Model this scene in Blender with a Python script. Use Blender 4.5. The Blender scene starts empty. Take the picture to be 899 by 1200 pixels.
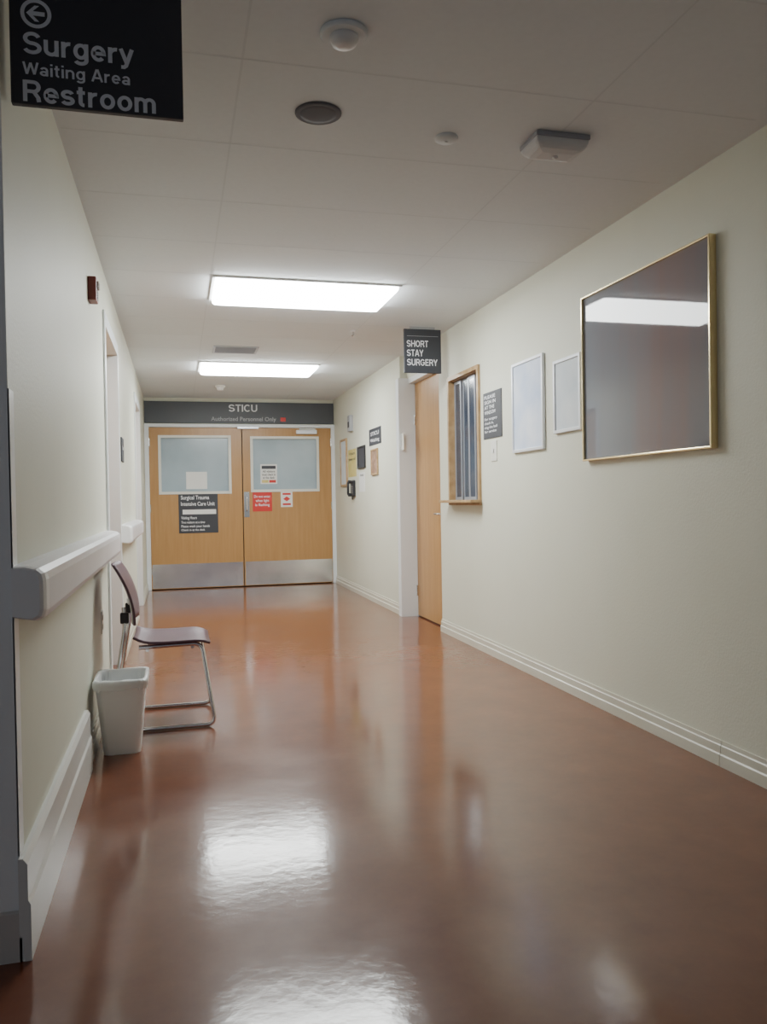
import bpy, math, random
from mathutils import Matrix, Vector
random.seed(7)
sc = bpy.context.scene
C = sc.collection
PI = math.pi

# ---------------------------------------------------------------- camera
F, HC = 940.0, 1.13
yaw, pitch, roll = math.radians(14.4), math.radians(0.85), math.radians(-0.95)
R = Matrix.Rotation(-yaw, 3, 'Z') @ Matrix.Rotation(PI/2 - pitch, 3, 'X') @ Matrix.Rotation(roll, 3, 'Z')
CAM = Vector((0, 0, HC))
cd = bpy.data.cameras.new('camera'); cam = bpy.data.objects.new('camera', cd); C.objects.link(cam)
cam.matrix_world = Matrix.Translation(CAM) @ R.to_4x4()
cd.sensor_fit = 'VERTICAL'; cd.sensor_height = 36; cd.sensor_width = 27; cd.lens = F/1200*36
cd.clip_start = 0.05
sc.camera = cam
def P(px, py, ax, val):
    d = R @ Vector(((px-449.5)/F, (600-py)/F, -1))
    t = (val - CAM[ax])/d[ax]
    return CAM + d*t

# room dimensions (metres)
XL, XR, XF, YB, H = -0.40, 2.18, 2.11, 10.9, 2.52
YC = 2.15              # outside corner of the left wall
DY0, DY1 = 6.52, 7.50  # recessed door on the right

# ---------------------------------------------------------------- materials
def mat(name, col, rough=0.5, metal=0.0, spec=0.5, coat=0.0, emis=None, es=0.0, trans=0.0, alpha=1.0):
    m = bpy.data.materials.new(name); m.use_nodes = True
    b = m.node_tree.nodes['Principled BSDF']
    b.inputs['Base Color'].default_value = (*col, 1)
    b.inputs['Roughness'].default_value = rough
    b.inputs['Metallic'].default_value = metal
    b.inputs['Specular IOR Level'].default_value = spec
    b.inputs['Coat Weight'].default_value = coat
    b.inputs['Coat Roughness'].default_value = 0.03
    b.inputs['Transmission Weight'].default_value = trans
    b.inputs['Alpha'].default_value = alpha
    if emis:
        b.inputs['Emission Color'].default_value = (*emis, 1); b.inputs['Emission Strength'].default_value = es
    return m
def noisy(name, c1, c2, scale=(1,1,1), nscale=5, rough=0.5, bump=0.0, detail=4, lo=0.35, hi=0.65, bscale=None, **kw):
    m = mat(name, c1, rough, **kw); nt = m.node_tree; b = nt.nodes['Principled BSDF']
    tc = nt.nodes.new('ShaderNodeTexCoord'); mp = nt.nodes.new('ShaderNodeMapping')
    mp.inputs['Scale'].default_value = scale
    nt.links.new(tc.outputs['Object'], mp.inputs['Vector'])
    n = nt.nodes.new('ShaderNodeTexNoise'); n.inputs['Scale'].default_value = nscale; n.inputs['Detail'].default_value = detail
    nt.links.new(mp.outputs[0], n.inputs['Vector'])
    r = nt.nodes.new('ShaderNodeValToRGB')
    r.color_ramp.elements[0].position = lo; r.color_ramp.elements[0].color = (*c1, 1)
    r.color_ramp.elements[1].position = hi; r.color_ramp.elements[1].color = (*c2, 1)
    nt.links.new(n.outputs[0], r.inputs[0]); nt.links.new(r.outputs[0], b.inputs['Base Color'])
    if bump:
        n2 = nt.nodes.new('ShaderNodeTexNoise'); n2.inputs['Scale'].default_value = bscale or nscale*6
        nt.links.new(mp.outputs[0], n2.inputs['Vector'])
        bp = nt.nodes.new('ShaderNodeBump'); bp.inputs['Strength'].default_value = bump; bp.inputs['Distance'].default_value = 0.004
        nt.links.new(n2.outputs[0], bp.inputs['Height']); nt.links.new(bp.outputs[0], b.inputs['Normal'])
    return m
M_wall = noisy('wall paint', (.70,.71,.605), (.73,.74,.635), nscale=1.5, rough=.55, bump=.2, bscale=90)
M_ret = noisy('return wall paint', (.88,.90,.90), (.90,.92,.92), nscale=2, rough=.5)
M_ceil = noisy('ceiling tile', (.745,.79,.825), (.76,.805,.84), nscale=40, rough=.85)
M_grid = mat('ceiling tee', (.69,.735,.77), .8)
M_base = noisy('vinyl base', (.65,.64,.55), (.69,.68,.59), nscale=3, rough=.35)
M_trimw = mat('white enamel trim', (.80,.84,.87), .35)
M_rail = noisy('handrail vinyl', (.76,.75,.78), (.79,.78,.81), nscale=4, rough=.35)
M_wood = noisy('honey maple door', (.44,.24,.09), (.50,.285,.115), scale=(9,9,.7), nscale=3, rough=.32, lo=.3, hi=.7)
M_wood2 = noisy('oak frame wood', (.38,.24,.115), (.50,.335,.175), scale=(4,4,4), nscale=4, rough=.4)
M_steel = noisy('brushed steel', (.62,.66,.72), (.92,.94,.96), scale=(1.5,1,1.5), nscale=1.2, rough=.2, metal=.95)
M_chrome = mat('chrome', (.78,.78,.80), .16, 1)
M_gold = mat('brass frame', (.92,.78,.48), .2, 1)
M_silver = mat('silver frame', (.84,.87,.93), .3, .3)
M_alu = mat('aluminium stile', (.34,.36,.41), .35, .3)
M_sign = mat('charcoal sign plastic', (.043,.046,.058), .5)
M_blk = mat('black plastic', (.02,.02,.025), .4)
M_txt = mat('white lettering', (.80,.82,.86), .5)
M_red = mat('red sign', (.62,.035,.03), .4)
M_redb = mat('brick red alarm', (.22,.05,.045), .4)
M_paper = mat('paper', (.82,.83,.82), .6)
M_ivory = mat('ivory plastic', (.76,.76,.70), .35)
M_wht = mat('white plastic', (.80,.81,.82), .4)
M_dark = mat('dark grille and gap shade', (.05,.05,.06), .6)
M_seat = noisy('maroon seat shell', (.105,.055,.078), (.13,.068,.095), nscale=8, rough=.35)
M_glassd = noisy('wired door glass', (.36,.46,.53), (.46,.56,.63), scale=(1,1,1), nscale=1.5, rough=.15, coat=.3)
M_wglass = mat('dark office glass', (.05,.065,.10), .15, coat=.1)
M_print2 = noisy('painted blue glare print', (.52,.62,.84), (.78,.83,.93), scale=(1,1,1), nscale=3, rough=.5, coat=0, spec=.2)  # pale blue is glare on the glass, painted into the colour
M_print3 = noisy('pale grey print', (.60,.67,.74), (.72,.77,.81), nscale=4, rough=.5, coat=0, spec=.2)
M_print4 = noisy('brown print', (.20,.10,.05), (.45,.28,.2), nscale=20, rough=.3)
M_yel = noisy('yellow notice', (.62,.52,.14), (.7,.6,.25), nscale=8, rough=.5)
M_bin = mat('white bin plastic', (.97,.99,1.0), .35)
M_liner = mat('bin liner film', (.97,.99,1.0), .25, trans=.1, alpha=.8)
M_light = mat('lit diffuser', (1,1,1), .5, emis=(.955,1,.985), es=38)
M_lens = mat('clear lens', (.8,.8,.82), .1)
# large glazed print: blue-grey fading to a dull red reflection painted in, with soft uneven vertical variation
M_print1 = mat('glazed print with painted reflection', (.2,.2,.25), .6, coat=1.0, spec=.0)
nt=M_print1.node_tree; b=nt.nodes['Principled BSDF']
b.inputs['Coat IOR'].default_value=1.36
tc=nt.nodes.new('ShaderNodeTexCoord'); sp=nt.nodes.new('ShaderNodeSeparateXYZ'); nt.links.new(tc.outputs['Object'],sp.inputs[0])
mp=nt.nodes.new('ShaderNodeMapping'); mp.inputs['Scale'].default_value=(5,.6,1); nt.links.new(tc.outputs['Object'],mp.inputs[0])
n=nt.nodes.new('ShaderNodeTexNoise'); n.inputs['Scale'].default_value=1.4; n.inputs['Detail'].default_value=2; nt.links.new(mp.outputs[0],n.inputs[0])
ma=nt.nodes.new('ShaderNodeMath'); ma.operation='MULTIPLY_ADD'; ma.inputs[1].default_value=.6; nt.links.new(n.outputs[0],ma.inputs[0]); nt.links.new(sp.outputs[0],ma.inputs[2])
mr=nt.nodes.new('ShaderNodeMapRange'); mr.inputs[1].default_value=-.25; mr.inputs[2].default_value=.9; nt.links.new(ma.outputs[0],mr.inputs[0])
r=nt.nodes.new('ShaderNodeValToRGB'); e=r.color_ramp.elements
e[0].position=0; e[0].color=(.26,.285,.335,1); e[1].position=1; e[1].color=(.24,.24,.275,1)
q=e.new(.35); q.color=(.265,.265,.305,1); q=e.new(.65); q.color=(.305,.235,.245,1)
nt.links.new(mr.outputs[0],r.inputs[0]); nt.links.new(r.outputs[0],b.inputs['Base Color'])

# floor
M_floor = mat('polished terracotta floor', (.3,.1,.05), .17, coat=1.0)
nt = M_floor.node_tree; b = nt.nodes['Principled BSDF']
tc = nt.nodes.new('ShaderNodeTexCoord')
n1 = nt.nodes.new('ShaderNodeTexNoise'); n1.inputs['Scale'].default_value = 3.2; n1.inputs['Detail'].default_value = 9; n1.inputs['Roughness'].default_value=.7
n2 = nt.nodes.new('ShaderNodeTexNoise'); n2.inputs['Scale'].default_value = 1.6; n2.inputs['Detail'].default_value = 6
n3 = nt.nodes.new('ShaderNodeTexNoise'); n3.inputs['Scale'].default_value = 22; n3.inputs['Detail'].default_value = 4
for n in (n1,n2,n3): nt.links.new(tc.outputs['Object'], n.inputs['Vector'])
r = nt.nodes.new('ShaderNodeValToRGB')
r.color_ramp.elements[0].position=.34; r.color_ramp.elements[0].color=(.140,.038,.014,1)
r.color_ramp.elements[1].position=.68; r.color_ramp.elements[1].color=(.190,.057,.021,1)
nt.links.new(n1.outputs[0], r.inputs[0]); nt.links.new(r.outputs[0], b.inputs['Base Color'])
mr = nt.nodes.new('ShaderNodeMapRange'); mr.inputs[1].default_value=.3; mr.inputs[2].default_value=.7; mr.inputs[3].default_value=.09; mr.inputs[4].default_value=.18
nt.links.new(n2.outputs[0], mr.inputs[0]); nt.links.new(mr.outputs[0], b.inputs['Coat Roughness'])
bp = nt.nodes.new('ShaderNodeBump'); bp.inputs['Strength'].default_value=.17; bp.inputs['Distance'].default_value=.003
nt.links.new(n3.outputs[0], bp.inputs['Height']); nt.links.new(bp.outputs[0], b.inputs['Coat Normal'])
b.inputs['Roughness'].default_value=.45
b.inputs['Specular IOR Level'].default_value=.1
b.inputs['Coat IOR'].default_value=1.45

# ---------------------------------------------------------------- builders
class MB:
    def __init__(s): s.v=[]; s.f=[]; s.m=[]; s.smooth=[]
    def add(s, vs, fs, mi=0, sm=False):
        o=len(s.v); s.v += [tuple(v) for v in vs]
        for f in fs: s.f.append(tuple(i+o for i in f)); s.m.append(mi); s.smooth.append(sm)
    def box(s, x0,x1,y0,y1,z0,z1, mi=0):
        v=[(x,y,z) for z in (z0,z1) for y in (y0,y1) for x in (x0,x1)]
        s.add(v, [(0,2,3,1),(4,5,7,6),(0,1,5,4),(2,6,7,3),(0,4,6,2),(1,3,7,5)], mi)
    def loft(s, rings, cap0=True, cap1=True, sm=True, mi=0):
        n=len(rings[0]); vs=[p for r_ in rings for p in r_]; fs=[]
        for k in range(len(rings)-1):
            for i in range(n):
                j=(i+1)%n; fs.append((k*n+i,k*n+j,(k+1)*n+j,(k+1)*n+i))
        s.add(vs, fs, mi, sm)
        if cap0: s.add(rings[0], [tuple(reversed(range(n)))], mi)
        if cap1: s.add(rings[-1], [tuple(range(n))], mi)
    def lathe(s, prof, n=32, c=(0,0), mi=0, sm=True):   # prof: (r, z), around local z
        rings=[[(c[0]+r_*math.cos(2*PI*i/n), c[1]+r_*math.sin(2*PI*i/n), z) for i in range(n)] for r_,z in prof]
        s.loft(rings, True, True, sm, mi)
    def prism(s, prof, a0, a1, axis='y'):              # prof list of 2-D points
        if axis=='y': r0=[(p[0],a0,p[1]) for p in prof]; r1=[(p[0],a1,p[1]) for p in prof]
        elif axis=='x': r0=[(a0,p[0],p[1]) for p in prof]; r1=[(a1,p[0],p[1]) for p in prof]
        else: r0=[(p[0],p[1],a0) for p in prof]; r1=[(p[0],p[1],a1) for p in prof]
        s.loft([r0,r1], sm=False)
    def tube(s, pts, rad, n=12):
        pts=[Vector(p) for p in pts]; rings=[]
        t0=(pts[1]-pts[0]).normalized(); up=Vector((0,1,0)) if abs(t0.y)<.9 else Vector((1,0,0))
        u=t0.cross(up).normalized()
        for i,p in enumerate(pts):
            if i==0: t=t0
            elif i==len(pts)-1: t=(pts[i]-pts[i-1]).normalized()
            else: t=((pts[i+1]-p).normalized()+(p-pts[i-1]).normalized()).normalized()
            u=(u-t*u.dot(t)).normalized(); w=t.cross(u)
            rings.append([p+rad*(u*math.cos(2*PI*k/n)+w*math.sin(2*PI*k/n)) for k in range(n)])
        s.loft(rings)
    def build(s, name, m, parent=None, M=None, bevel=0, auto=False):
        me=bpy.data.meshes.new(name); me.from_pydata(s.v, [], s.f)
        ms = m if isinstance(m,(list,tuple)) else [m]
        for q in ms: me.materials.append(q)
        for i,p in enumerate(me.polygons): p.material_index=s.m[i]; p.use_smooth=s.smooth[i]
        me.update()
        o=bpy.data.objects.new(name, me); C.objects.link(o)
        if parent: o.parent=parent
        if M is not None: o.matrix_world=M
        if bevel:
            bv=o.modifiers.new('bevel','BEVEL'); bv.width=bevel; bv.segments=2; bv.limit_method='ANGLE'
        return o
def bx(name, m, parent, x0,x1,y0,y1,z0,z1, bevel=0, M=None):
    b=MB(); b.box(x0,x1,y0,y1,z0,z1); return b.build(name,m,parent,M,bevel)
def fillet(pts, rad, n=6):
    out=[Vector(pts[0])]
    for a,b,c in zip(pts,pts[1:],pts[2:]):
        a,b,c=Vector(a),Vector(b),Vector(c); d1=(a-b); d2=(c-b)
        r_=min(rad, d1.length*.45, d2.length*.45); p=b+d1.normalized()*r_; q=b+d2.normalized()*r_
        for k in range(n+1):
            t=k/n; out.append(p*(1-t)**2+b*2*t*(1-t)+q*t*t)
    out.append(Vector(pts[-1])); return out
def tag(o, label, cat, group=None):
    o['label']=label; o['category']=cat
    if group: o['group']=group
    return o
def struct(o): o['kind']='structure'; return o
def thing(name, label, cat, M, group=None):
    o=bpy.data.objects.new(name,None); C.objects.link(o); o.matrix_world=M; o.empty_display_size=.1
    if label: tag(o,label,cat,group)
    return o
def FR(kind, c):
    ax={'right':((0,-1,0),(0,0,1),(-1,0,0)),'left':((0,1,0),(0,0,1),(1,0,0)),'front':((1,0,0),(0,0,1),(0,-1,0)),'down':((1,0,0),(0,-1,0),(0,0,-1))}[kind]
    m=Matrix.Identity(4)
    for j in range(3):
        for i in range(3): m[i][j]=ax[j][i]
    m.translation=Vector(c); return m
def rect(kind, val, tl, br):
    axn={'right':0,'left':0,'front':1,'down':2}[kind]
    a=P(*tl,axn,val); b_=P(*br,axn,val); c=(a+b_)/2
    M=FR(kind,c); d=b_-a
    X=Vector(M.col[0][:3]); Y=Vector(M.col[1][:3])
    return M, abs(d.dot(X)), abs(d.dot(Y))
def text(parent, s, x, y, cap, align='L', width=None, z=.001, bold=.0, m=None):
    cu=bpy.data.curves.new('t','FONT'); cu.body=s; cu.size=1; cu.offset=bold; cu.resolution_u=3
    o=bpy.data.objects.new('t',cu); C.objects.link(o); bpy.context.view_layer.update()
    me=bpy.data.meshes.new_from_object(o.evaluated_get(bpy.context.evaluated_depsgraph_get()))
    xs=[v.co.x for v in me.vertices]
    if xs:
        mb=MB()
        k=cap/.72; kx=k
        if width: kx=width/(max(xs)-min(xs))
        w=(max(xs)-min(xs))*kx
        ox={'L':x,'C':x-w/2,'R':x-w}[align]-min(xs)*kx
        mb.add([(v.co.x*kx+ox, v.co.y*k+y, z) for v in me.vertices], [tuple(p.vertices) for p in me.polygons])
        mb.build('lettering', m or M_txt, parent)
    bpy.data.objects.remove(o); bpy.data.curves.remove(cu); bpy.data.meshes.remove(me)
# grotesque monoline sign lettering drawn as strokes (cap height 1)
def arc(cx,cy,rx,ry,a0,a1,n=18):
    return [(cx+rx*math.cos(math.radians(a0+(a1-a0)*k/n)), cy+ry*math.sin(math.radians(a0+(a1-a0)*k/n))) for k in range(n+1)]
GL={
'S':(.72,[arc(.36,.705,.265,.215,18,270)+arc(.36,.285,.285,.205,90,-162)[1:]]),
's':(.54,[arc(.27,.50,.185,.145,18,270)+arc(.27,.215,.20,.14,90,-162)[1:]]),
'u':(.60,[[(.09,.72)]+arc(.30,.28,.21,.205,180,360)+[(.51,.5)],[(.51,.72),(.51,0)]]),
'r':(.40,[[(.09,0),(.09,.72)],arc(.34,.38,.25,.26,180,82)]),
'g':(.61,[arc(.30,.36,.215,.285,0,360,28),[(.52,.72)]+arc(.30,-.03,.22,.165,0,-158)]),
'e':(.61,[[(.10,.36),(.52,.36)]+arc(.31,.36,.215,.285,0,318,24)]),
'y':(.54,[[(.04,.72),(.28,.06)],[(.50,.72),(.25,-.06),(.17,-.13),(.05,-.13)]]),
'W':(.98,[[(.04,1),(.25,.04)],[(.25,.04),(.49,.95)],[(.49,.95),(.73,.04)],[(.73,.04),(.94,1)]]),
'a':(.58,[arc(.28,.45,.19,.19,160,0)+[(.47,0)],arc(.27,.205,.185,.135,0,360,24)]),
'i':(.18,[[(.09,0),(.09,.72)],[(.09,.85),(.09,1)]]),
't':(.37,[[(.16,.92)]+arc(.30,.21,.14,.14,180,275,6),[(.01,.655),(.34,.655)]]),
'n':(.60,[[(.09,0),(.09,.72)],arc(.30,.43,.21,.215,180,0)+[(.51,0)]]),
'm':(.90,[[(.09,0),(.09,.72)],arc(.27,.45,.18,.195,180,0)+[(.45,0)],arc(.63,.45,.18,.195,180,0)+[(.81,0)]]),
'o':(.62,[arc(.31,.36,.225,.285,0,360,28)]),
'A':(.74,[[(.05,0),(.35,1)],[(.39,1),(.69,0)],[(.16,.29),(.58,.29)]]),
'R':(.71,[[(.09,0),(.09,1)],[(.09,.92)]+arc(.42,.70,.20,.22,90,-90)+[(.09,.48)],[(.42,.48),(.60,.2),(.63,0)]]),
'H':(.74,[[(.09,0),(.09,1)],[(.65,0),(.65,1)],[(.09,.52),(.65,.52)]]),
'O':(.80,[arc(.40,.5,.32,.425,0,360,32)]),
'T':(.64,[[(.0,.92),(.64,.92)],[(.32,.92),(.32,0)]]),
'Y':(.68,[[(.04,1),(.34,.42)],[(.34,.42),(.64,1)],[(.34,.47),(.34,0)]]),
'U':(.72,[[(.09,1)]+arc(.36,.34,.27,.265,180,360)+[(.63,1)]]),
'G':(.80,[arc(.40,.5,.32,.425,38,350,30)+[(.72,.47),(.44,.47)]]),
'E':(.62,[[(.09,0),(.09,1)],[(.09,.92),(.60,.92)],[(.09,.51),(.56,.51)],[(.09,.08),(.61,.08)]]),
'C':(.76,[arc(.40,.5,.32,.425,45,315,28)]),
'I':(.18,[[(.09,0),(.09,1)]]),
}
def ribbon(mb,pts,w,fx,z):
    pts=[Vector((p[0],p[1])) for p in pts]; q=[pts[0]]
    for p in pts[1:]:
        if (p-q[-1]).length>1e-5: q.append(p)
    closed=(q[0]-q[-1]).length<1e-4
    L=[];Rr=[]; n=len(q)
    for i,p in enumerate(q):
        a=(p-q[i-1]).normalized() if i>0 else ((q[0]-q[-2]).normalized() if closed else (q[1]-q[0]).normalized())
        c=(q[i+1]-p).normalized() if i<n-1 else ((q[1]-q[0]).normalized() if closed else a)
        na=Vector((-a.y,a.x)); nc=Vector((-c.y,c.x)); m_=(na+nc); m_=m_.normalized() if m_.length>1e-4 else na
        k=min(1/max(m_.dot(na),.35),1.9)
        L.append(p+m_*k*w/2); Rr.append(p-m_*k*w/2)
    vs=[(*fx(p),z) for p in L]+[(*fx(p),z) for p in Rr]
    mb.add(vs,[(n+i,n+i+1,i+1,i) for i in range(n-1)])
def sans(parent,s,x,y,cap,width,z,align='L',m=None,w=.155,gap=.085):
    tot=sum((GL[c][0] if c!=' ' else .24)+gap for c in s)-gap
    kx=width/tot
    if align=='C': x-=width/2
    mb=MB(); cx=0
    for c in s:
        if c==' ': cx+=.24+gap; continue
        for si,st in enumerate(GL[c][1]):
            ribbon(mb,st,w,lambda p: (x+(cx+p.x)*kx, y+p.y*cap),z+.0004*si)
        cx+=GL[c][0]+gap
    return mb.build('lettering', m or M_txt, parent)
def frame_mb(w,h,fw,z0,z1):
    b=MB(); O=[(-w/2,-h/2),(w/2,-h/2),(w/2,h/2),(-w/2,h/2)]; I=[(-w/2+fw,-h/2+fw),(w/2-fw,-h/2+fw),(w/2-fw,h/2-fw),(-w/2+fw,h/2-fw)]
    vs=[(x,y,z0) for x,y in O]+[(x,y,z1) for x,y in O]+[(x,y,z1) for x,y in I]+[(x,y,z0) for x,y in I]; fs=[]
    for i in range(4):
        j=(i+1)%4; fs+=[(i,j,4+j,4+i),(4+i,4+j,8+j,8+i),(8+i,8+j,12+j,12+i),(12+i,12+j,j,i)]
    b.add(vs,fs); return b

# ---------------------------------------------------------------- room shell
b=MB(); b.box(-3.2,2.9,-2.5,YB+.3,-.1,0); struct(b.build('floor',M_floor))
b=MB(); b.box(-3.2,2.9,-2.5,YB+.3,H,H+.1); ceil=struct(b.build('ceiling',M_ceil))
g=MB()
for x in (.225,1.445): g.box(x-.004,x+.004,-2.4,YB-.03,H-.0005,H)
for k in range(-12,10):
    yy=5.0+.61*k
    if -2.4<yy<YB-.05: g.box(-.39 if yy>YC else -3,XF,yy-.004,yy+.004,H-.0005,H)
g.build('ceiling_grid',M_grid,ceil)

# left wall with two doorways
LD=[(4.95,5.98,2.22),(8.35,9.35,2.2)]
b=MB(); y0=YC
for a,c,zt in LD:
    b.box(XL-.15,XL,y0,a,0,H); b.box(XL-.15,XL,a,c,zt,H); y0=c
b.box(XL-.15,XL,y0,YB+.2,0,H)
b.box(-3.2,XL-.0005,YC-.002,YC+.15,0,H,1)
struct(b.build('wall_left',[M_wall,M_ret]))
# right wall (near) with service window opening
wA=P(527,447,0,XR); wB=P(564,583,0,XR)
WY0,WY1,WZ0,WZ1=wB.y,wA.y,1.10,2.10
b=MB()
b.box(XR,XR+.15,-2.5,WY0,0,H); b.box(XR,XR+.15,WY1,DY0,0,H); b.box(XR,XR+.15,WY0,WY1,0,WZ0); b.box(XR,XR+.15,WY0,WY1,WZ1,H)
b.box(XR,XR+.15,DY0,DY1,2.30,H)
b.box(XF,XR+.15,DY1,YB+.2,0,H)
struct(b.build('wall_right',M_wall))
b=MB(); b.box(XR+.5,XR+.55,WY0-.3,WY1+.15,.9,2.4); b.box(XR+.15,XR+.5,WY0-.3,WY0-.26,.9,2.4); b.box(XR+.15,XR+.5,WY1+.1,WY1+.14,.9,2.4)
b.box(XR+.15,XR+.5,WY0-.3,WY1+.15,2.36,2.4); b.box(XR+.15,XR+.5,WY0-.3,WY1+.15,.9,.94)
struct(b.build('wall_office',mat('office wall',(.25,.26,.3),.7)))
b=MB(); b.box(XL,XF,YB,YB+.15,2.17,H); b.box(XL,XF,YB+.16,YB+.2,0,H,1); struct(b.build('wall_back',[M_wall,M_dark]))  # dark sheet added behind the doors so the leaf gap reads as shade

# baseboards
def base_prof(x,s,h=.105,t=.012):   # stepped vinyl base
    return [(x,0),(x+s*(t+.006),0),(x+s*(t+.006),h*.45),(x+s*t,h*.5),(x+s*t,h*.8),(x+s*(t*.6),h*.84),(x+s*(t*.5),h),(x,h)]
def base(name,x,s,y0,y1,**k):
    b=MB(); b.prism(base_prof(x,s,**k),y0,y1); return struct(b.build(name,M_base))
yj=P(847,880,0,XR).y
base('baseboard_right',XR,-1,-2.5,yj-.004); base('baseboard_right',XR,-1,yj,DY0)
base('baseboard_right',XF,-1,DY1+.06,YB-.06)
M_crash=noisy('crash board',(.72,.72,.70),(.76,.76,.74),nscale=3,rough=.35)
b=MB(); b.prism([(XL,0),(XL+.028,0),(XL+.028,.14),(XL+.022,.15),(XL+.022,.24),(XL+.012,.255),(XL,.255)],YC-.012,3.62); struct(b.build('baseboard_left',M_crash))
base('baseboard_left',XL,1,3.63,LD[0][0]-.06); base('baseboard_left',XL,1,LD[0][1]+.06,LD[1][0]-.06); base('baseboard_left',XL,1,LD[1][1]+.06,YB-.06)
b=MB(); b.prism([(YC-.002,0),(YC-.012,0),(YC-.012,.06),(YC-.010,.12),(YC-.002,.125)],-3.2,XL+.006,'x'); struct(b.build('baseboard_near',mat('cove base',(.62,.58,.55),.4)))
b=MB(); b.box(XL-.05,XL+.003,YC-.006,YC-.002,.13,1.42); b.box(XL,XL+.004,YC-.006,YC+.05,.26,1.42); struct(b.build('trim_1',mat('corner guard',(.92,.94,.95),.35)))

# ---------------------------------------------------------------- double doors
def lx(px,py=600): return P(px,py,1,YB-.02).x
root=struct(thing('door_1',None,None,Matrix.Translation((0,YB,0))))
ZT=2.13; xm=lx(285)
fr=MB(); fr.box(XL,XL+.055,-.05,.1,0,ZT+.045); fr.box(XF-.05,XF,-.05,.1,0,ZT+.045); fr.box(XL+.055,XF-.05,-.05,.1,ZT,ZT+.045)
fr.build('door_frame',M_trimw,root,bevel=.004)
def leaf(x0,x1,wx0,wx1,wz0,wz1,hside):
    lf=MB(); y0,y1=-.03,.015; z0=.012; z1=ZT-.004
    lf.box(x0,wx0,y0,y1,z0,z1); lf.box(wx1,x1,y0,y1,z0,z1); lf.box(wx0,wx1,y0,y1,z0,wz0); lf.box(wx0,wx1,y0,y1,wz1,z1)
    L=lf.build('door_leaf',M_wood,root)
    fm=frame_mb(wx1-wx0+.05,wz1-wz0+.05,.035,0,.012)
    f=fm.build('window_frame',M_ivory,L); f.matrix_local=FR('front',((wx0+wx1)/2,y0,(wz0+wz1)/2))
    bx('glass',M_glassd,L,wx0,wx1,-.008,.0,wz0,wz1)
    bx('kick_plate',M_steel,L,x0+.012,x1-.008,y0-.003,y0-.0002,.02,.335)
    for z in (.25,1.07,1.93):
        hb=MB(); hb.lathe([(.009,-.05),(.009,.05)],10); h=hb.build('hinge',M_steel,L); h.location=(x0+.002 if hside<0 else x1-.002,y0-.008,z)
    return L
LL=leaf(XL+.057,xm-.006,-.205,.68,1.275,2.0,-1)
RL=leaf(xm+.006,XF-.052,.985,1.865,1.29,1.99,1)
pl=bx('push_plate',M_steel,RL,xm+.014,xm+.085,-.036,-.0302,.93,1.27,.002); 
pb=MB(); pb.tube(fillet([(xm+.05,-.034,1.02),(xm+.05,-.075,1.02),(xm+.05,-.075,1.2),(xm+.05,-.034,1.2)],.015),.008); pb.build('pull_handle',M_steel,RL)
# door closer on right leaf and coordinator bracket
bx('door_closer',M_silver,RL,1.58,1.86,-.085,-.03,2.045,2.10,.006)
ab=MB(); ab.box(1.62,1.84,-.075,-.06,2.105,2.118); ab.build('closer_arm',M_steel,RL)
bx('coordinator',M_silver,root,xm-.06,xm+.22,-.075,-.05,ZT-.02,ZT+.012,.004)

# transom sign
M=FR('front',((XL+XF)/2,YB-.0,(2.182+2.475)/2)); w=XF-XL-.01; h=.285
t=thing('overhead_sign','long charcoal header sign reading STICU across the top of the double doors','sign',M)
bx('sign_board',mat('header sign plastic',(.078,.086,.10),.45),t,-w/2,w/2,-h/2,h/2,0.0,.022,.002)
sans(t,'STICU',.02,.015,.095,.38,.0235,'C'); text(t,'Authorized Personnel Only',.03,-.108,.055,'C',.86,z=.0235,bold=.01,m=mat('dim lettering',(.42,.44,.47),.5))
bx('red_marker',M_red,t,.52,.59,-.112,-.058,.022,.0235)

# notices on doors
def panel(name,label,cat,kind,val,tl,br,m,lines=(),th=.004,lm=None,group=None,extra=None,border=None):
    M,w,h=rect(kind,val,tl,br)
    t=thing(name,label,cat,M,group)
    bx('panel',m,t,-w/2,w/2,-h/2,h/2,-.0005,th,min(th*.3,.002))
    for (s,fx,fy,cap,al,wd) in lines:
        text(t,s,fx*w,fy*h,cap*h,al,wd*w if wd else None,z=th+.001,bold=.015,m=lm)
    if extra: extra(t,w,h,th)
    return t
yd=YB-.0302
def stripe(t,w,h,th): bx('white_band',M_paper,t,-w*.4,w*.45,-h*.02,h*.1,th,th+.001)
panel('notice_board','black plaque headed Surgical Trauma Intensive Care Unit on the left door leaf','sign','front',yd,(209,579),(256,624),M_sign,
  [('Surgical Trauma',-.44,.36,.1,'L',.72),('Intensive Care Unit',-.44,.2,.1,'L',.86),('Visiting Hours',-.44,-.14,.07,'L',.4),('Two visitors at a time',-.44,-.25,.06,'L',.6),('Please wash your hands',-.44,-.35,.06,'L',.72),('Check in at the desk',-.44,-.44,.05,'L',.6)],extra=stripe)
panel('paper_notice','blank pale paper taped inside the left door window','paper','front',YB-.0085,(218,553),(243,573),M_paper,th=.001)
def bands(t,w,h,th):
    bx('dark_band',M_sign,t,-w*.42,w*.42,h*.26,h*.42,th,th+.0006); bx('yellow_band',M_yel,t,-w*.42,-w*.02,-h*.44,-h*.3,th,th+.0006); bx('red_band',M_red,t,w*.02,w*.42,-h*.44,-h*.3,th,th+.0006)
panel('paper_notice','white notice with a dark heading and small coloured bands on the right door window','paper','front',YB-.0085,(305,544),(325,567),M_paper,
  [('All visitors',0,.08,.12,'C',.75),('must check in',0,-.08,.12,'C',.8),('at the desk',0,-.24,.12,'C',.7)],th=.001,lm=M_blk,extra=bands)
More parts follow.
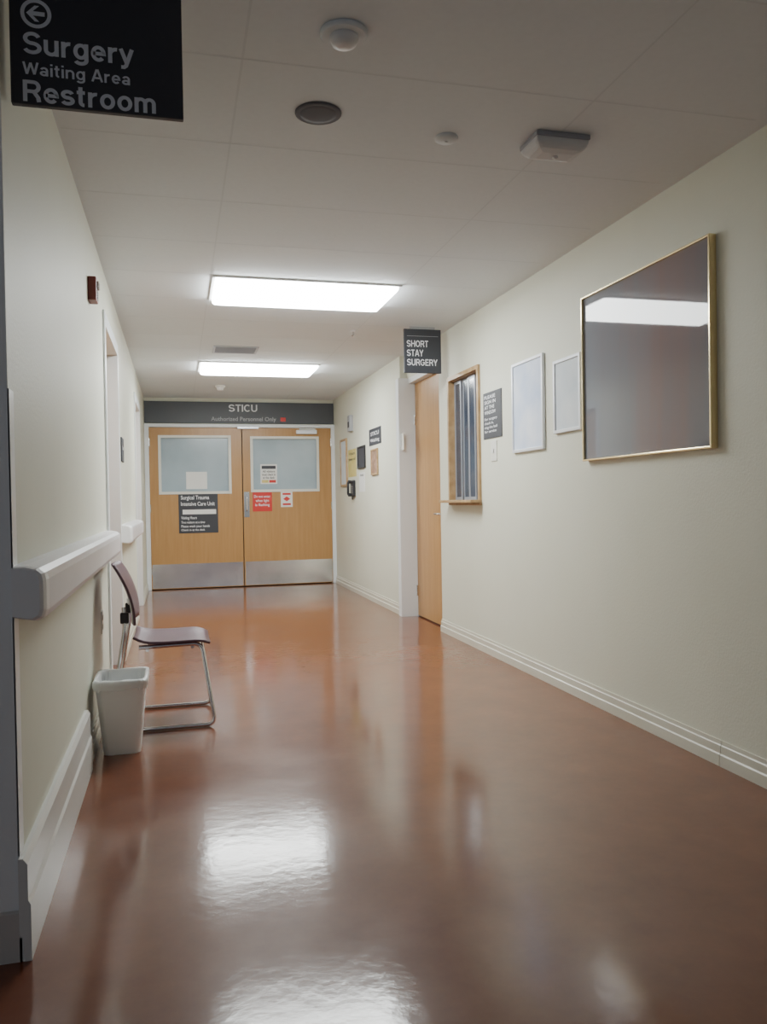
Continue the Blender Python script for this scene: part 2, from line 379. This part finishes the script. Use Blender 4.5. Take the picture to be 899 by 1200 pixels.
panel('warning_sign','red warning sign with white lines of writing on the right door leaf','sign','front',yd,(296,577),(319,599),M_red,
  [('Do not enter',0,.22,.14,'C',.85),('when light',0,.0,.14,'C',.7),('is flashing',0,-.22,.14,'C',.75)],th=.003)
def redm(t,w,h,th):
    bx('red_print',M_red,t,-w*.35,w*.35,h*.28,h*.4,th,th+.001); b=MB(); b.add([(-w*.3,h*.02,th+.001),(0,-h*.14,th+.001),(w*.3,h*.02,th+.001),(0,h*.18,th+.001)],[(0,1,2,3)]); b.build('red_print',M_red,t); bx('red_print',M_red,t,-w*.35,w*.35,-h*.38,-h*.26,th,th+.001)
panel('small_notice','small white sign with red printing beside the red sign','sign','front',yd,(329,576),(343,594),M_paper,th=.003,extra=redm)

# ---------------------------------------------------------------- other doors
def side_door(name,wallx,s,y0,y1,zt,rec,jamb_proud,hinge=1):
    r_=struct(thing(name,None,None,Matrix.Translation((wallx,(y0+y1)/2,0)))); hw=(y1-y0)/2
    f=MB()
    def B(xa,xb,ya,yb,za,zb): f.box(min(xa*s,xb*s),max(xa*s,xb*s),ya,yb,za,zb)
    B(-jamb_proud,rec+.05,-hw,-hw+.04,0,zt); B(-jamb_proud,rec+.05,hw-.04,hw,0,zt); B(-jamb_proud,rec+.05,-hw+.04,hw-.04,zt-.04,zt)
    B(-jamb_proud,-.0005,-hw-.04,-hw,0,zt+.04); B(-jamb_proud,-.0005,hw,hw+.04,0,zt+.04); B(-jamb_proud,-.0005,-hw,hw,zt,zt+.04)
    f.build('door_frame',M_trimw,r_)
    l=MB(); l.box(min(rec*s,(rec+.045)*s),max(rec*s,(rec+.045)*s),-hw+.043,hw-.043,.01,zt-.043); L=l.build('door_leaf',M_wood,r_)
    k=MB(); k.tube(fillet([((rec)*s,0,0),((rec-.05)*s,0,0),((rec-.05)*s,.11,0)],.02),.009); kk=k.build('handle',M_steel,L); kk.location=(0,-hw+.11 if hinge>0 else hw-.2,1.0)
    return r_
side_door('door_3',XL,-1,LD[0][0],LD[0][1],LD[0][2],.07,.012)
side_door('door_4',XL,-1,LD[1][0],LD[1][1],LD[1][2],.07,.012)  # far door added to give a brown reflection in the large picture
# recessed door on the right
r_=struct(thing('door_2',None,None,Matrix.Translation((XR,(DY0+DY1)/2,0)))); hw=(DY1-DY0)/2
f=MB(); f.box(-.10,.13,hw-.05,hw-.001,0,2.30); f.box(-.10,-.0705,hw-.001,hw+.05,0,2.30); f.box(.0,.13,-hw+.002,hw-.05,2.25,2.299); f.box(.03,.13,-hw+.002,-hw+.04,0,2.25)
f.build('door_frame',M_trimw,r_)
l=MB(); l.box(.065,.11,-hw+.042,hw-.052,.012,2.247); L=l.build('door_leaf',M_wood,r_)
k=MB(); k.tube(fillet([(.065,0,0),(.015,0,0),(.015,.1,0)],.02),.009); kk=k.build('handle',M_steel,L); kk.location=(0,-hw+.12,1.0)
for z in (.25,1.9):
    hb=MB(); hb.lathe([(.008,-.05),(.008,.05)],10); h_=hb.build('hinge',M_steel,L); h_.location=(.058,hw-.055,z)

# ---------------------------------------------------------------- service window
r_=struct(thing('window_1',None,None,FR('right',(XR,(WY0+WY1)/2,(WZ0+WZ1)/2)))); w=WY1-WY0; h=WZ1-WZ0
frame_mb(w+.03,h+.04,.032,.0005,.02).build('window_frame',M_wood2,r_)
b=frame_mb(w-.004,h-.004,.014,-.14,-.0005); b.build('reveal',M_wood2,r_)
iw=w-.04; n=4
for i in range(n):
    x0=-iw/2+i*iw/n; x1=x0+iw/n; zz=-.03-.014*(i%2)
    b=MB(); b.box(x0,x0+.03,-h/2+.02,h/2-.02,zz-.01,zz); b.box(x1-.018,x1,-h/2+.02,h/2-.02,zz-.01,zz); b.box(x0+.03,x1-.018,-h/2+.02,-h/2+.045,zz-.01,zz); b.box(x0+.03,x1-.018,h/2-.045,h/2-.02,zz-.01,zz)
    s_=b.build('sash',M_alu,r_); bx('pane',M_wglass,s_,x0+.03,x1-.018,-h/2+.045,h/2-.045,zz-.007,zz-.003)
bx('sill',M_wood2,r_,-w/2-.04,w/2+.04,-h/2+.0,-h/2+.022,.0225,.10,.003)

# ---------------------------------------------------------------- ceiling lights
def light(label,y0):
    t=thing('ceiling_light',label,'light',FR('down',(.835,y0+.305,H)),'recessed ceiling light panels')
    frame_mb(1.2,.59,.02,.0005,.012).build('frame',M_wht,t)
    b=MB(); W,D=1.16,.55; rings=[]
    for k,(s_,z) in enumerate([(0,.004),(.0,.03),(.012,.045),(.04,.055)]):
        rings.append([(x,y,z) for x,y in ((-W/2+s_,-D/2+s_),(W/2-s_,-D/2+s_),(W/2-s_,D/2-s_),(-W/2+s_,D/2-s_))])
    b.loft(rings,True,True,False); b.build('diffuser',M_light,t)
light('larger looking lit ceiling panel nearer to the viewer',5.0)
light('second lit ceiling panel, the one nearer the double doors',8.05)

# ceiling devices
def dev(name,label,cat,px,py): return thing(name,label,cat,FR('down',P(px,py,2,H)))
t=dev('smoke_detector','white round smoke detector at the very top of the ceiling view','smoke detector',403,38)
b=MB(); b.lathe([(.070,.0005),(.072,.008),(.065,.014)]); b.build('base',M_ceil,t)
b=MB(); b.lathe([(.042,.0145),(.042,.022),(.036,.036),(.018,.044),(.001,.045)]); b.build('sensor_head',M_wht,t)
t=dev('ceiling_speaker','dark grey round ceiling speaker grille between the detectors','speaker',373,132)
M_spk=mat('speaker grille',(.125,.13,.155),.7)
b=MB(); b.lathe([(.083,.0005),(.083,.005),(.078,.008),(.074,.008)]); b.build('rim',M_spk,t)
b=MB(); b.lathe([(.0735,.004),(.0735,.0075),(.05,.009),(.001,.0095)]); b.build('grille',M_spk,t)
t=dev('blank_cover','small plain white disc cover on the ceiling','cover plate',523,161)
b=MB(); b.lathe([(.045,.0005),(.045,.006),(.036,.014),(.001,.016)]); b.build('disc',M_ceil,t)
b=MB(); b.lathe([(.006,.0165),(.006,.019),(.001,.0195)],12); b.build('screw',M_ceil,t)
t=dev('alarm_unit','low white rectangular unit on a plate darkened as its shadow on the right side of the ceiling','alarm',650,165)
b=MB(); b.box(-.112,.112,-.08,.08,.0005,.02); b.build('shadow_base_plate',mat('shadow grey plate',(.34,.34,.38),.6),t,bevel=.004)  # base plate coloured dark to show the shadow above the unit
b=MB(); rings=[]
for s_,z in ((0,.0205),(0,.04),(.02,.056),(.045,.062)):
    rings.append([(x,y,z) for x,y in ((-.11+s_,-.075+s_),(.11-s_,-.075+s_),(.11-s_,.075-s_),(-.11+s_,.075-s_))])
b.loft(rings,sm=False); b.build('housing',mat('ceiling coloured housing',(.66,.67,.69),.7),t,bevel=.012)
b=MB(); b.lathe([(.012,.0625),(.01,.069),(.001,.071)],16); b.build('indicator',M_lens,t)
M,w,h=rect('down',H,(252,404),(298,415)); t=thing('air_vent','dark slatted air vent in the ceiling between the two lit panels','vent',M)
w=.40; h=.33; frame_mb(w,h,.02,.0005,.008).build('frame',mat('vent frame',(.40,.41,.45),.5),t); bx('backing',M_dark,t,-w/2+.02,w/2-.02,-h/2+.02,h/2-.02,.0006,.002)
ms=mat('vent slat',(.26,.26,.30),.5)
for q in range(11):
    yy=-h/2+.03+q*.025; bx('slat',ms,t,-w/2+.02,w/2-.02,yy,yy+.010,.0025,.008)
t=dev('smoke_detector','tiny white detector on the ceiling beyond the second lit panel','smoke detector',258,452)
b=MB(); b.lathe([(.06,.0005),(.062,.02)]); b.build('base',M_ivory,t)
b=MB(); b.lathe([(.045,.0205),(.04,.05),(.02,.06),(.001,.061)]); b.build('sensor_head',M_wht,t)
t=dev('sprinkler','small metal sprinkler head right of the nearer lit panel','sprinkler',414,388)
b=MB(); b.lathe([(.03,.0005),(.026,.008)],20); b.build('escutcheon',M_wht,t)
b=MB(); b.lathe([(.007,.008),(.007,.035),(.018,.037),(.018,.039),(.001,.04)],14); b.build('sprinkler_head',M_steel,t)

# ---------------------------------------------------------------- hanging signs
YS=2.22
A=P(12,127,1,YS); B_=P(215,137,1,YS)
x0=XL+.012; x1=B_.x; z0=(A.z+B_.z)/2; z1=H-.0
M=FR('front',((x0+x1)/2,YS,(z0+z1)/2)) ; w=x1-x0; h=z1-z0
t=thing('hanging_sign','large charcoal sign with circled arrow reading Surgery Waiting Area Restroom','sign',M)
bx('sign_board',M_sign,t,-w/2,w/2,-h/2,h/2-.0005,-.01,.01,.003)
bx('ceiling_bracket',M_silver,t,-w/2+.03,w/2-.03,h/2-.022,h/2-.001,.0105,.014,.001)
M_txt2 = mat('greyed lettering', (.76,.79,.85), .5)
def LP(px,py):
    p=P(px,py,1,YS-.0112); return p.x-(x0+x1)/2, p.z-(z0+z1)/2
for s_,pa,pb_,cp,sw in (('Surgery',(27,65),(156,74),.056,.17),('Waiting Area',(27,90),(153,97),.032,.155),('Restroom',(27,121),(183,131),.054,.17)):
    xa,ya=LP(*pa); xb,yb=LP(*pb_)
    sans(t,s_,xa,(ya+yb)/2,cp,xb-xa,.0112,m=M_txt2,w=sw)
cx,cy=LP(42,16); N=36; ro,ri=.037,.0275
b=MB()
vs=[(cx+ro*math.cos(2*PI*i/N),cy+ro*math.sin(2*PI*i/N),.0112) for i in range(N)]+[(cx+ri*math.cos(2*PI*i/N),cy+ri*math.sin(2*PI*i/N),.0112) for i in range(N)]
b.add(vs,[(i,(i+1)%N,N+(i+1)%N,N+i) for i in range(N)]); b.build('arrow_ring',M_txt2,t)
b=MB()
b.add([(cx-.023,cy,.0113),(cx-.003,cy-.020,.0113),(cx+.008,cy-.020,.0113),(cx-.007,cy-.0055,.0113),(cx+.021,cy-.0055,.0113),(cx+.021,cy+.0055,.0113),(cx-.007,cy+.0055,.0113),(cx+.008,cy+.020,.0113),(cx-.003,cy+.020,.0113)],[(0,1,2,3),(0,3,4,5,6),(0,6,7,8)])
b.build('arrow',M_txt2,t)

YS2=6.2
A=P(473,392,1,YS2); B_=P(517,438,1,YS2); z1=H; z0=B_.z; x0,x1=A.x,B_.x
M=FR('front',((x0+x1)/2,YS2,(z0+z1)/2)); w=x1-x0; h=z1-z0
t=thing('hanging_sign','small square charcoal sign reading SHORT STAY SURGERY by the recessed door','sign',M)
bx('sign_board',M_sign,t,-w/2,w/2,-h/2,h/2-.02,-.01,.01,.003)
bx('ceiling_bracket',M_steel,t,-w/2+.05,w/2-.05,h/2-.02,h/2-.0005,-.006,.006)
bx('thin_line',mat('grey line',(.35,.37,.4),.5),t,-w*.42,w*.42,h*.29,h*.298,.0102,.0112)
for i,(s_,wd) in enumerate((('SHORT',.58),('STAY',.44),('SURGERY',.82))): sans(t,s_,-w*.43,h*(.06-.2*i),h*.14,w*wd,.0112,w=.16)

# ---------------------------------------------------------------- right wall things
def framed(name,label,cat,kind,val,tl,br,fw,depth,fm,pm,rotz=0,group=None):
    M,w,h=rect(kind,val,tl,br)
    t=thing(name,label,cat,M,group)
    frame_mb(w,h,fw,.0,depth).build('frame',fm,t,bevel=min(.003,fw*.2))
    bx('print',pm,t,-w/2+fw,w/2-fw,-h/2+fw,h/2-fw,.001,depth*.6)
    return t
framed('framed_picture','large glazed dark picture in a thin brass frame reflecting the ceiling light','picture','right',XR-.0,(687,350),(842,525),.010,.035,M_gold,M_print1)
framed('framed_picture','painted blue glare print in a white metal frame, second from the large brass frame','picture','right',XR,(602,428),(640,526),.020,.02,M_silver,M_print2)
framed('framed_picture','small pale grey print in a white frame right next to the large brass frame','picture','right',XR,(651,424),(684,503),.020,.02,M_silver,M_print3)
panel('wall_sign','narrow black sign with white lines of writing beside the service window','sign','right',XR,(567,462),(589,511),M_sign,
 [('PLEASE',-.42,.36,.075,'L',.6),('SIGN IN',-.42,.25,.075,'L',.62),('AT THE',-.42,.14,.075,'L',.55),('WINDOW',-.42,.03,.075,'L',.62),('For surgery',-.42,-.1,.055,'L',.7),('check in,',-.42,-.19,.055,'L',.5),('ring the bell',-.42,-.28,.055,'L',.7),('for service',-.42,-.37,.055,'L',.65)],th=.006)
def switch(label,kind,val,tl,br,cat='light switch',name='light_switch'):
    M,w,h=rect(kind,val,tl,br); w=max(w,.07); h=min(max(h,.115),.16); t=thing(name,label,cat,M)
    bx('plate',M_ivory,t,-w/2,w/2,-h/2,h/2,-.0005,.006,.002); bx('toggle',M_wht,t,-.008,.008,-.014,.014,.006,.014,.002)
    return t
switch('ivory light switch plate just below the narrow black sign','right',XR,(576,517),(583,540))
switch('ivory switch plate on the far right wall nearest the recessed door','right',XF,(466,504),(474,533))
# far right wall
panel('wall_sign','small black room sign high on the far right wall','sign','right',XF,(433,504),(447,519),M_sign,[('STICU',0,.08,.22,'C',.7),('Waiting',0,-.3,.2,'C',.75)],th=.006)
framed('framed_picture','small brown print in a wooden frame under the black room sign','picture','right',XF,(436,527),(444,556),.02,.02,M_wood2,M_print4)
framed('framed_picture','black framed dark notice left of the small brown print','picture','right',XF,(420,524),(429,548),.018,.02,M_blk,M_dark)
panel('paper_notice','white paper sheet below the black framed notice','paper','right',XF,(421,554),(428,576),M_paper,[('Notice',0,.3,.12,'C',.6)],th=.0015,lm=M_blk)
panel('yellow_notice','yellow sheet posted above the black wall phone','paper','right',XF,(408,528),(418,558),M_yel,[('Visitors',0,.3,.1,'C',.7),('please call',0,.1,.1,'C',.8)],th=.0015,lm=M_blk)
framed('bulletin_board','wood framed board on the far right wall closest to the double doors','notice board','right',XF,(400,516),(408,570),.03,.02,M_wood2,M_print3)
M,w,h=rect('right',XF,(410,488),(415,505)); t=thing('door_chime','small grey box high on the far right wall above the yellow sheet','box',M)
bx('housing',mat('grey plastic',(.35,.36,.38),.4),t,-.07,.07,-.1,.1,-.001,.045,.006); bx('grille',M_dark,t,-.045,.045,-.05,.02,.045,.047)
M,w,h=rect('right',XF,(411,562),(420,583)); t=thing('wall_phone','black wall telephone with handset on the far right wall','telephone',M)
bx('body',M_blk,t,-.075,.075,-.10,.10,-.0005,.035,.012)
b=MB(); b.tube(fillet([(-.04,-.09,.06),(-.04,-.065,.072),(-.04,.065,.072),(-.04,.09,.06)],.03),.014); b.lathe([(.022,.038),(.022,.068)],16,(-.04,-.08)); b.lathe([(.022,.038),(.022,.068)],16,(-.04,.08)); b.build('handset',M_blk,t)
M_key=mat('grey key',(.3,.3,.3),.4)
for i in range(3):
    for j in range(4): bx('key',M_key,t,i*.020+.003,.014+i*.020,-.06+j*.024,-.048+j*.024,.035,.038)
b=MB(); pts=[]
for i in range(60): a=i*.9; s_=i/59; pts.append((-.04+.06*s_+.005*math.cos(a), -.10-.035*math.sin(PI*s_), .025+.005*math.sin(a)))
b.tube(pts,.003,6); b.build('cord',M_blk,t)

# ---------------------------------------------------------------- left wall things
M=FR('left',P(104,340,0,XL)); t=thing('fire_alarm','dark red fire alarm box high on the left wall','fire alarm',M)
bx('housing',M_redb,t,-.05,.05,-.058,.058,-.001,.04,.006); bx('lens',M_lens,t,-.028,.028,.005,.04,.04,.05,.004); 
for q in range(4): bx('sounder_slot',M_blk,t,-.028,.028,-.046+q*.012,-.040+q*.012,.04,.042)
panel('room_plaque','dark room plaque on the left wall just past the doorway','sign','left',XL,(141,512),(144,542),M_sign,[('Staff',0,.0,.15,'C',.6)],th=.01)
M=FR('left',P(119,729,0,XL)); t=thing('wall_outlet','ivory electrical outlet low on the left wall behind the chair','outlet',M)
bx('plate',M_ivory,t,-.036,.036,-.058,.058,-.0005,.006,.002)
for s_ in (-1,1): bx('socket',mat('outlet face',(.6,.57,.47),.4),t,-.016,.016,s_*.024-.014,s_*.024+.014,.006,.009,.002)

def handrail(label,y0,y1):
    t=thing('handrail',label,'handrail',Matrix.Translation((XL,y0,0)),'vinyl handrails on the left wall')
    prof=[(.0,.85),(.055,.84),(.073,.85),(.080,.868),(.080,.945),(.076,.963),(.062,.975),(.03,.982),(.0,.982)]
    L=y1-y0; b=MB(); b.prism(prof,.05,L-.05); 
    b.build('rail',M_rail,t)
    for e in (0,1):
        b=MB(); rings=[]
        for k,s_ in ((0,1.0),(.6,.97),(.9,.9),(1,.8)):
            yy=(.0495-.0495*k) if e==0 else (L-.0495+.0495*k)
            rings.append([(p[0]*s_,yy,.915+(p[1]-.915)*(1-(1-s_)*.6)) for p in prof])
        if e==0: rings=rings[::-1]
        b.loft(rings,sm=False); b.build('end_cap',mat('rail end cap',(.92,.92,.93),.4),t)
    return t
handrail('thick pale grey handrail on the near left wall above the bin and chair',YC-.01,4.88)
handrail('shorter pale handrail on the left wall beyond the doorway',6.12,8.1)

# ---------------------------------------------------------------- chair
cx0,cyc=0.0,4.36
t=thing('visitor_chair','maroon shell chair on a chrome sled base against the left wall','chair',Matrix.Translation((cx0,cyc,0)))
HW=.225
for s_ in (-1,1):
    y=s_*HW
    pts=fillet([(-.20,y*.86,.415),(.105,y*.86,.42),(.165,y,.0115),(-.345,y,.0115),(-.262,y*.93,.52),(-.268,y*.86,.62)],.045,7)
    b=MB(); b.tube(pts,.0105,12); b.build('sled_frame',M_chrome,t)
for x,z in ((.06,.404),(-.16,.40)):
    b=MB(); b.tube([(x,-HW*.86,z),(x,HW*.86,z)],.009); b.build('crossbar',M_chrome,t)
def shell(fn,W,nu=16,nv=14,th=.010):
    b=MB(); 
    top=[]; 
    for j in range(nv+1):
        v=j/nv; row=[]
        e=abs(2*v-1); wv=W*(1-.14*max(0,(e-.45)/.55)**2.5)
        for i in range(nu+1):
            u=2*i/nu-1; row.append(Vector(fn(v,u,u*wv)))
        top.append(row)
    def nrm(j,i):
        a=top[min(j+1,nv)][i]-top[max(j-1,0)][i]; c=top[j][min(i+1,nu)]-top[j][max(i-1,0)]
        return a.cross(c).normalized()
    bot=[[top[j][i]-nrm(j,i)*th for i in range(nu+1)] for j in range(nv+1)]
    n=(nu+1); vs=[p for r_ in top for p in r_]+[p for r_ in bot for p in r_]; K=n*(nv+1); fs=[]
    for j in range(nv):
        for i in range(nu):
            a=j*n+i; fs.append((a,a+1,a+n+1,a+n)); fs.append((K+a,K+a+n,K+a+n+1,K+a+1))
    for i in range(nu): fs.append((i,K+i,K+i+1,i+1)); a=nv*n+i; fs.append((a,a+1,K+a+1,K+a))
    for j in range(nv): a=j*n; fs.append((a,a+n,K+a+n,K+a)); a=j*n+nu; fs.append((a,K+a,K+a+n,a+n))
    b.add(vs,fs,0,True); return b
def seatf(v,u,y):
    x=-.225+.375*v
    z=.440+.022*max(0,(.25-v)/.25)**2-.025*max(0,(v-.78)/.22)**2+.008*u*u-.006*math.sin(PI*v)
    return (x,y,z)
def backf(v,u,y):
    z=.525+.300*v
    x=-.243+.012*v-.105*v*v+.022*u*u
    return (x,y,z)
shell(seatf,.222,th=.012).build('seat',M_seat,t)
shell(backf,.222).build('backrest',M_seat,t)
for s_ in (-1,1): bx('bracket',M_blk,t,-.285,-.245,s_*HW*.9-.014,s_*HW*.9+.014,.54,.595,.006)

# ---------------------------------------------------------------- waste bin
def rr(w,d,r_,z,n=6):
    pts=[]
    for cxs,cys,a0 in ((1,1,0),(-1,1,PI/2),(-1,-1,PI),(1,-1,3*PI/2)):
        for k in range(n+1):
            a=a0+PI/2*k/n
            pts.append((cxs*(w/2-r_)+r_*math.cos(a), cys*(d/2-r_)+r_*math.sin(a), z))
    return pts
t=thing('waste_bin','white tapered waste bin with a clear liner in front of the chair','bin',Matrix.Translation((-.265,3.90,0)))
HB=.335
b=MB(); rings=[rr(.160,.21,.03,.0)]
for k in range(1,6): f_=k/5; rings.append(rr(.162+.056*f_,.215+.065*f_,.035,HB*f_*.97))
rings.append(rr(.226,.288,.038,HB*.975)); rings.append(rr(.226,.288,.038,HB)); rings.append(rr(.217,.278,.035,HB)); rings.append(rr(.155,.205,.03,.012))
b.loft(rings,True,True,True); b.build('body',M_bin,t)
b=MB(); rings=[]
prof=[(-.03,-.12),(-.016,-.03),(-.013,.004),(-.008,.008),(.003,.006),(.005,-.002),(.005,-.015),(.003,-.035)]
base_n=len(rr(.25,.31,.04,0)); dens=4
jit=[[random.uniform(-1,1) for _ in range(base_n*dens)] for _ in prof]
for q,(o_,dz) in enumerate(prof):
    r0=rr(.226+2*o_,.288+2*o_,.04,HB+dz); ring=[]
    for i in range(len(r0)):
        a=Vector(r0[i]); c=Vector(r0[(i+1)%len(r0)])
        for k in range(dens):
            p=a.lerp(c,k/dens); idx=i*dens+k; nrm=Vector((p.x,p.y,0)).normalized(); amp=(.002 if q>4 else .001 if q>1 else .004)
            j_=jit[q][idx]
            ring.append((p.x+nrm.x*amp*(1+j_), p.y+nrm.y*amp*(1+j_), p.z+(j_*.009 if q==len(prof)-1 else j_*.003 if q in(3,4) else 0)))
    rings.append(ring)
b.loft(rings,False,False,True); b.build('liner',M_liner,t)

# ---------------------------------------------------------------- light & world
w_=bpy.data.worlds.new('world'); sc.world=w_; w_.use_nodes=True
bg=w_.node_tree.nodes['Background']; bg.inputs[0].default_value=(.53,.59,.66,1); bg.inputs[1].default_value=.34
